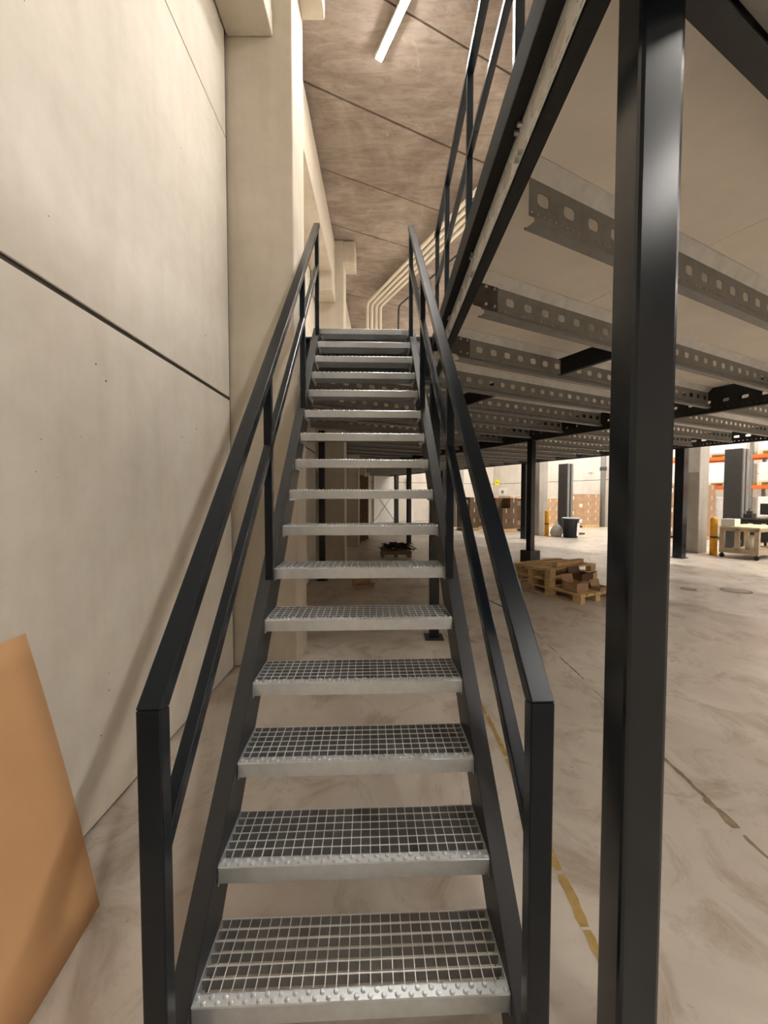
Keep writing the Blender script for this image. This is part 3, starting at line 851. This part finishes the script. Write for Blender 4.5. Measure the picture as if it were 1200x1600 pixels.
# stretch wrapping masts
def mast(x, y, h, label, rz=GRID):
    t = thing('wrapping_mast', label, 'machine', (x, y, 0), rz, 'tall grey wrapping machine masts')
    MB().box(-0.20, 0.20, -0.20, 0.24, 0.0, h).build('mast_body', 'machine_grey', t, bevel=0.01)
    MB().box(-0.17, -0.05, -0.235, -0.202, 0.15, h - 0.02).box(0.05, 0.17, -0.235, -0.202, 0.15, h - 0.02).build('guide_rail', 'machine_light', t, bevel=0.004)
    MB().box(-0.05, 0.05, -0.206, -0.201, 0.15, h - 0.02).build('slot', 'rubber', t)
    MB().box(-0.24, 0.24, -0.8, -0.24, 0, 0.08).build('foot', 'machine_grey', t, bevel=0.01)
    return t
mast(8.0, 17.6, 3.05, 'tall grey wrapping mast behind the blue waste bin')
mast(11.0, 12.5, 3.1, 'tall grey wrapping mast behind the wooden bench')

# wrapped pallet loads
def load(x, y, label, nx, ny, nzc, sx, sy, sz, mat, rz=GRID, top=True, missing=()):
    t = thing('pallet_load', label, 'pallet load', (x, y, 0), rz, 'pallet loads in the storage area')
    Lx, Ly = nx * sx, ny * sy
    pb = MB()
    for yy in (0.05, Ly / 2, Ly - 0.05): pb.box(0, Lx, yy - 0.05, yy + 0.05, 0.0, 0.1)
    pb.box(0, Lx, 0, Ly, 0.1, 0.144)
    pb.build('load_pallet', 'wood', t)
    cm = MB().box(0.004, sx - 0.004, 0.004, sy - 0.004, 0.002, sz - 0.002).mesh('carton', mat)
    tape = MB().box(sx * 0.46, sx * 0.54, -0.001, 0.004, sz * 0.55, sz - 0.02).mesh('tape', 'film')
    stick = MB().box(-0.001, 0.004, sy * 0.25, sy * 0.6, sz * 0.3, sz * 0.75).mesh('sticker', 'white_plastic')
    for a in range(nx):
        for bq in range(ny):
            for c in range(nzc):
                if (a, bq, c) in missing: continue
                if 0 < a < nx - 1 and 0 < bq < ny - 1 and c < nzc - 1: continue
                o = put('carton', cm, t, (a * sx, bq * sy, 0.146 + c * sz))
                if bq == 0: put('tape', tape, o)
                if a == 0 and (c + bq) % 2 == 0: put('sticker', stick, o)
    if top:
        MB().box(-0.01, Lx + 0.01, -0.01, Ly + 0.01, 0.146 + nzc * sz, 0.165 + nzc * sz).build('top_sheet', 'film', t)
    return t
load(10.35, 20.6, 'brown carton load right of the wrapping mast, four cartons high', 2, 2, 4, 0.6, 0.5, 0.40, 'carton')
load(12.0, 17.6, 'brown carton load at the right, half hidden by the near black column', 2, 2, 3, 0.5, 0.5, 0.48, 'carton')
load(8.7, 21.3, 'brown carton load behind the yellow bollard', 2, 2, 3, 0.5, 0.45, 0.46, 'carton')
load(7.3, 23.0, 'brown carton load behind the grey column with white top', 3, 2, 3, 0.5, 0.5, 0.5, 'carton')
load(5.35, 18.0, 'shade-darkened brown carton load seen just right of the stair handrail, stepped top', 2, 2, 3, 0.45, 0.45, 0.47, 'carton_dark', top=False, missing=((0, 0, 2),))
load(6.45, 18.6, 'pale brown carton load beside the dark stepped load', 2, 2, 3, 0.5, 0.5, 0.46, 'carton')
load(4.0, 18.6, 'shade-darkened brown carton load seen between the handrail and the mid rail', 1, 2, 3, 0.55, 0.5, 0.48, 'carton_dark', top=False)
load(4.55, 19.6, 'low shade-darkened carton load behind the stair handrail', 2, 2, 2, 0.45, 0.4, 0.4, 'carton_dark')
load(6.3, 24.6, 'brown carton load under the yellow wall sign', 3, 2, 3, 0.6, 0.5, 0.5, 'carton')
load(4.0, 25.6, 'brown carton load in front of the far wall', 3, 2, 3, 0.6, 0.5, 0.48, 'carton')
load(11.6, 14.6, 'film wrapped carton load left of the mast behind the bench', 2, 3, 5, 0.5, 0.42, 0.38, 'carton')

# wooden bench on castors
bx, by = 9.42, 10.0
be = thing('work_bench', 'wooden rolling work bench with a yellowish top at the right edge', 'bench', (bx, by, 0), GRID)
BL, BWd = 1.5, 0.86
MB().box(-0.03, BL, -0.03, BWd, 0.80, 0.84).build('top', 'bench_top', be, bevel=0.004)
MB().box(0, 0.03, 0, BWd - 0.03, 0.72, 0.80).box(0.0, BL - 0.03, 0, 0.03, 0.72, 0.80).build('apron', 'bench_wood', be)
for x in (0, BL - 0.13):
    for y in (0, BWd - 0.13):
        MB().box(x, x + 0.1, y, y + 0.1, 0.13, 0.80).build('leg', 'bench_wood', be, bevel=0.004)
        c = MB().tube([(x + 0.03, y + 0.05, 0.055), (x + 0.07, y + 0.05, 0.055)], 0.055, 14).build('castor', 'rubber', be)
        MB().box(x + 0.02, x + 0.08, y + 0.03, y + 0.07, 0.10, 0.13).build('fork', 'machine_grey', c)
MB().box(0, 0.06, 0.4, 0.5, 0.2, 0.8).build('leg', 'bench_wood', be)
MB().box(0, 0.04, 0.1, BWd - 0.13, 0.14, 0.26).box(BL - 0.07, BL - 0.03, 0.1, BWd - 0.13, 0.14, 0.26).box(0.1, BL - 0.1, 0.0, 0.04, 0.14, 0.26).build('stretcher', 'bench_wood', be)
MB().box(0.05, BL - 0.05, 0.05, BWd - 0.1, 0.2, 0.22).build('shelf', 'bench_wood', be)
def bp(dx, dy): return (bx + dx * U[0] + dy * V[0], by + dx * U[1] + dy * V[1])
x, y = bp(0.05, 0.52)
wb = thing('white_carton', 'white carton standing on the wooden bench', 'box', (x, y, 0.841), GRID)
MB().box(0, 0.30, 0, 0.30, 0, 0.19).build('box_body', 'white_plastic', wb, bevel=0.003)
MB().box(0.149, 0.151, -0.002, 0.302, 0.188, 0.192).build('lid_seam', 'machine_light', wb)
x, y = bp(0.4, 0.30)
wk = thing('white_canister', 'white canister on the lower shelf of the bench', 'canister', (x, y, 0.221))
MB().lathe([(0.12, 0), (0.12, 0.34), (0.10, 0.37), (0.04, 0.39)], 18).build('canister_body', 'white_plastic', wk, smooth=True)
MB().lathe([(0.035, 0.39), (0.035, 0.42)], 12).build('cap', 'machine_grey', wk)
# dark desk with tools behind the bench
dk = thing('tool_desk', 'black tool desk with small machines behind the bench', 'desk', (10.9, 11.1, 0), GRID)
MB().box(0, 1.6, 0, 0.8, 0.95, 1.0).build('desk_top', 'machine_grey', dk)
MB().box(0.02, 1.58, 0.02, 0.78, 0.35, 0.95).build('drawer_body', 'black_matt', dk, bevel=0.005)
for x in (0.05, 1.5):
    for y in (0.05, 0.7): MB().box(x, x + 0.06, y, y + 0.06, 0, 0.35).build('leg', 'black_matt', dk)
for y in (0.2, 0.5): MB().box(-0.004, 0.018, y, y + 0.1, 0.80, 0.85).build('sticker', 'white_plastic', dk)
def dp(dx, dy): return (10.9 + dx * U[0] + dy * V[0], 11.1 + dx * U[1] + dy * V[1])
x, y = dp(0.12, 0.57)
tl = thing('hand_machine', 'small black machine on the tool desk, left', 'machine', (x, y, 1.001), GRID)
MB().box(0, 0.3, 0, 0.2, 0, 0.12).box(0.05, 0.2, 0.05, 0.15, 0.12, 0.2).build('machine_body', 'black_matt', tl, bevel=0.01)
MB().tube([(0.1, 0.1, 0.2), (0.1, 0.1, 0.27), (0.22, 0.1, 0.27)], 0.015, 6).build('handle', 'machine_grey', tl)
x, y = dp(0.3, 0.0)
mn = thing('monitor', 'black monitor standing on the tool desk', 'monitor', (x, y, 1.001), GRID)
MB().box(0, 0.04, -0.05, 0.45, 0.1, 0.42).build('screen', 'black_matt', mn, bevel=0.005)
MB().box(0.0, 0.04, 0.17, 0.23, 0, 0.12).box(-0.06, 0.1, 0.1, 0.3, 0, 0.012).build('stand', 'machine_grey', mn)

# pallet rack with orange beams
ru, rv = 18.0, -4.5
x, y = P(ru, rv)
rk = thing('pallet_rack', 'tall pallet rack with orange beams at the right edge', 'rack', (x, y, 0), GRID)
for k in range(6):
    for d in (0.0, 1.0):
        MB().box(d, d + 0.09, k * 2.8, k * 2.8 + 0.09, 0, 4.6).build('upright', 'machine_light', rk)
for k in range(5):
    for z in (1.90, 2.98, 4.2):
        for d in (0.0, 1.03):
            MB().box(d - 0.005, d + 0.05, k * 2.8 + 0.09, (k + 1) * 2.8, z, z + 0.12).build('beam', 'orange_paint', rk)
def rp(dx, dy): return (x + dx * U[0] + dy * V[0], y + dx * U[1] + dy * V[1])
n = 0
for k in range(5):
    for zi, z in enumerate((0.0, 2.02, 3.10)):
        for e in range(2):
            q = rp(0.05, k * 2.8 + 0.2 + e * 1.3)
            lab = 'white wrapped load on the %s level of the rack, %s place from the right' % (('floor', 'middle', 'upper')[zi], ('first', 'second', 'third', 'fourth', 'fifth', 'sixth', 'seventh', 'eighth', 'ninth', 'tenth')[k * 2 + e])
            t = thing('wrapped_load', lab, 'wrapped load', (q[0], q[1], z + 0.001), GRID, 'white wrapped loads in the rack')
            hh = random.uniform(0.55, 0.8) if zi else random.uniform(1.2, 1.6)
            MB().box(0, 0.9, 0, 1.15, 0.13, 0.13 + hh).build('wrapped_goods', 'film', t, bevel=0.03)
            pb = MB().box(0, 0.9, 0, 1.15, 0.1, 0.13)
            for yy in (0.0, 0.52, 1.05): pb.box(0, 0.9, yy, yy + 0.1, 0, 0.1)
            pb.build('load_pallet', 'wood', t)

# wall fittings on the storage wall
def wall_spot(px):   # a place along the right wall, seen under the direction X/Y = px
    yy = ROOM_U / (px * U[0] + U[1]); return (px * yy, yy)
x, y = wall_spot(0.283)
sg = thing('warning_sign', 'small yellow warning sign on the far storage wall', 'sign', (x, y, 2.42), GRID)
MB().box(-0.02, -0.004, -0.22, 0.22, 0, 0.42).build('plate', 'sign_yellow', sg)
MB().box(-0.024, -0.02, -0.12, 0.12, 0.17, 0.23).build('printed_mark', 'sign_green', sg)
x, y = wall_spot(0.297)
wbd = thing('notice_board', 'white notice board on the far wall below the yellow sign', 'board', (x, y, 1.75), GRID)
MB().box(-0.03, -0.004, -0.35, 0.35, 0, 0.48).build('panel_plate', 'white_plastic', wbd)
MB().box(-0.034, -0.03, -0.12, 0.12, 0.08, 0.3).build('notice', 'iron', wbd)
x, y = wall_spot(0.519)
cm = thing('security_camera', 'small white security camera on the storage wall', 'camera', (x, y, 3.0), GRID)
MB().box(-0.05, -0.002, -0.06, 0.06, -0.06, 0.06).build('mount', 'white_plastic', cm, bevel=0.01)
MB().tube([(-0.05, 0, 0), (-0.2, 0, -0.02), (-0.42, 0.0, -0.05)], 0.07, 10).build('camera_body', 'white_plastic', cm, smooth=True)
x, y = wall_spot(0.555)
dp_ = thing('drain_pipe', 'grey vertical pipe on the storage wall right of the security camera', 'pipe', (x, y, 0))
MB().tube([(-0.25, -0.15, 0), (-0.25, -0.15, 3.2), (-0.25, -0.15, 6.5)], 0.13, 12).build('pipe_body', 'machine_light', dp_, smooth=True)
MB().lathe([(0.17, 3.0), (0.17, 3.2)], 14, -0.25, -0.15).build('collar', 'machine_grey', dp_)
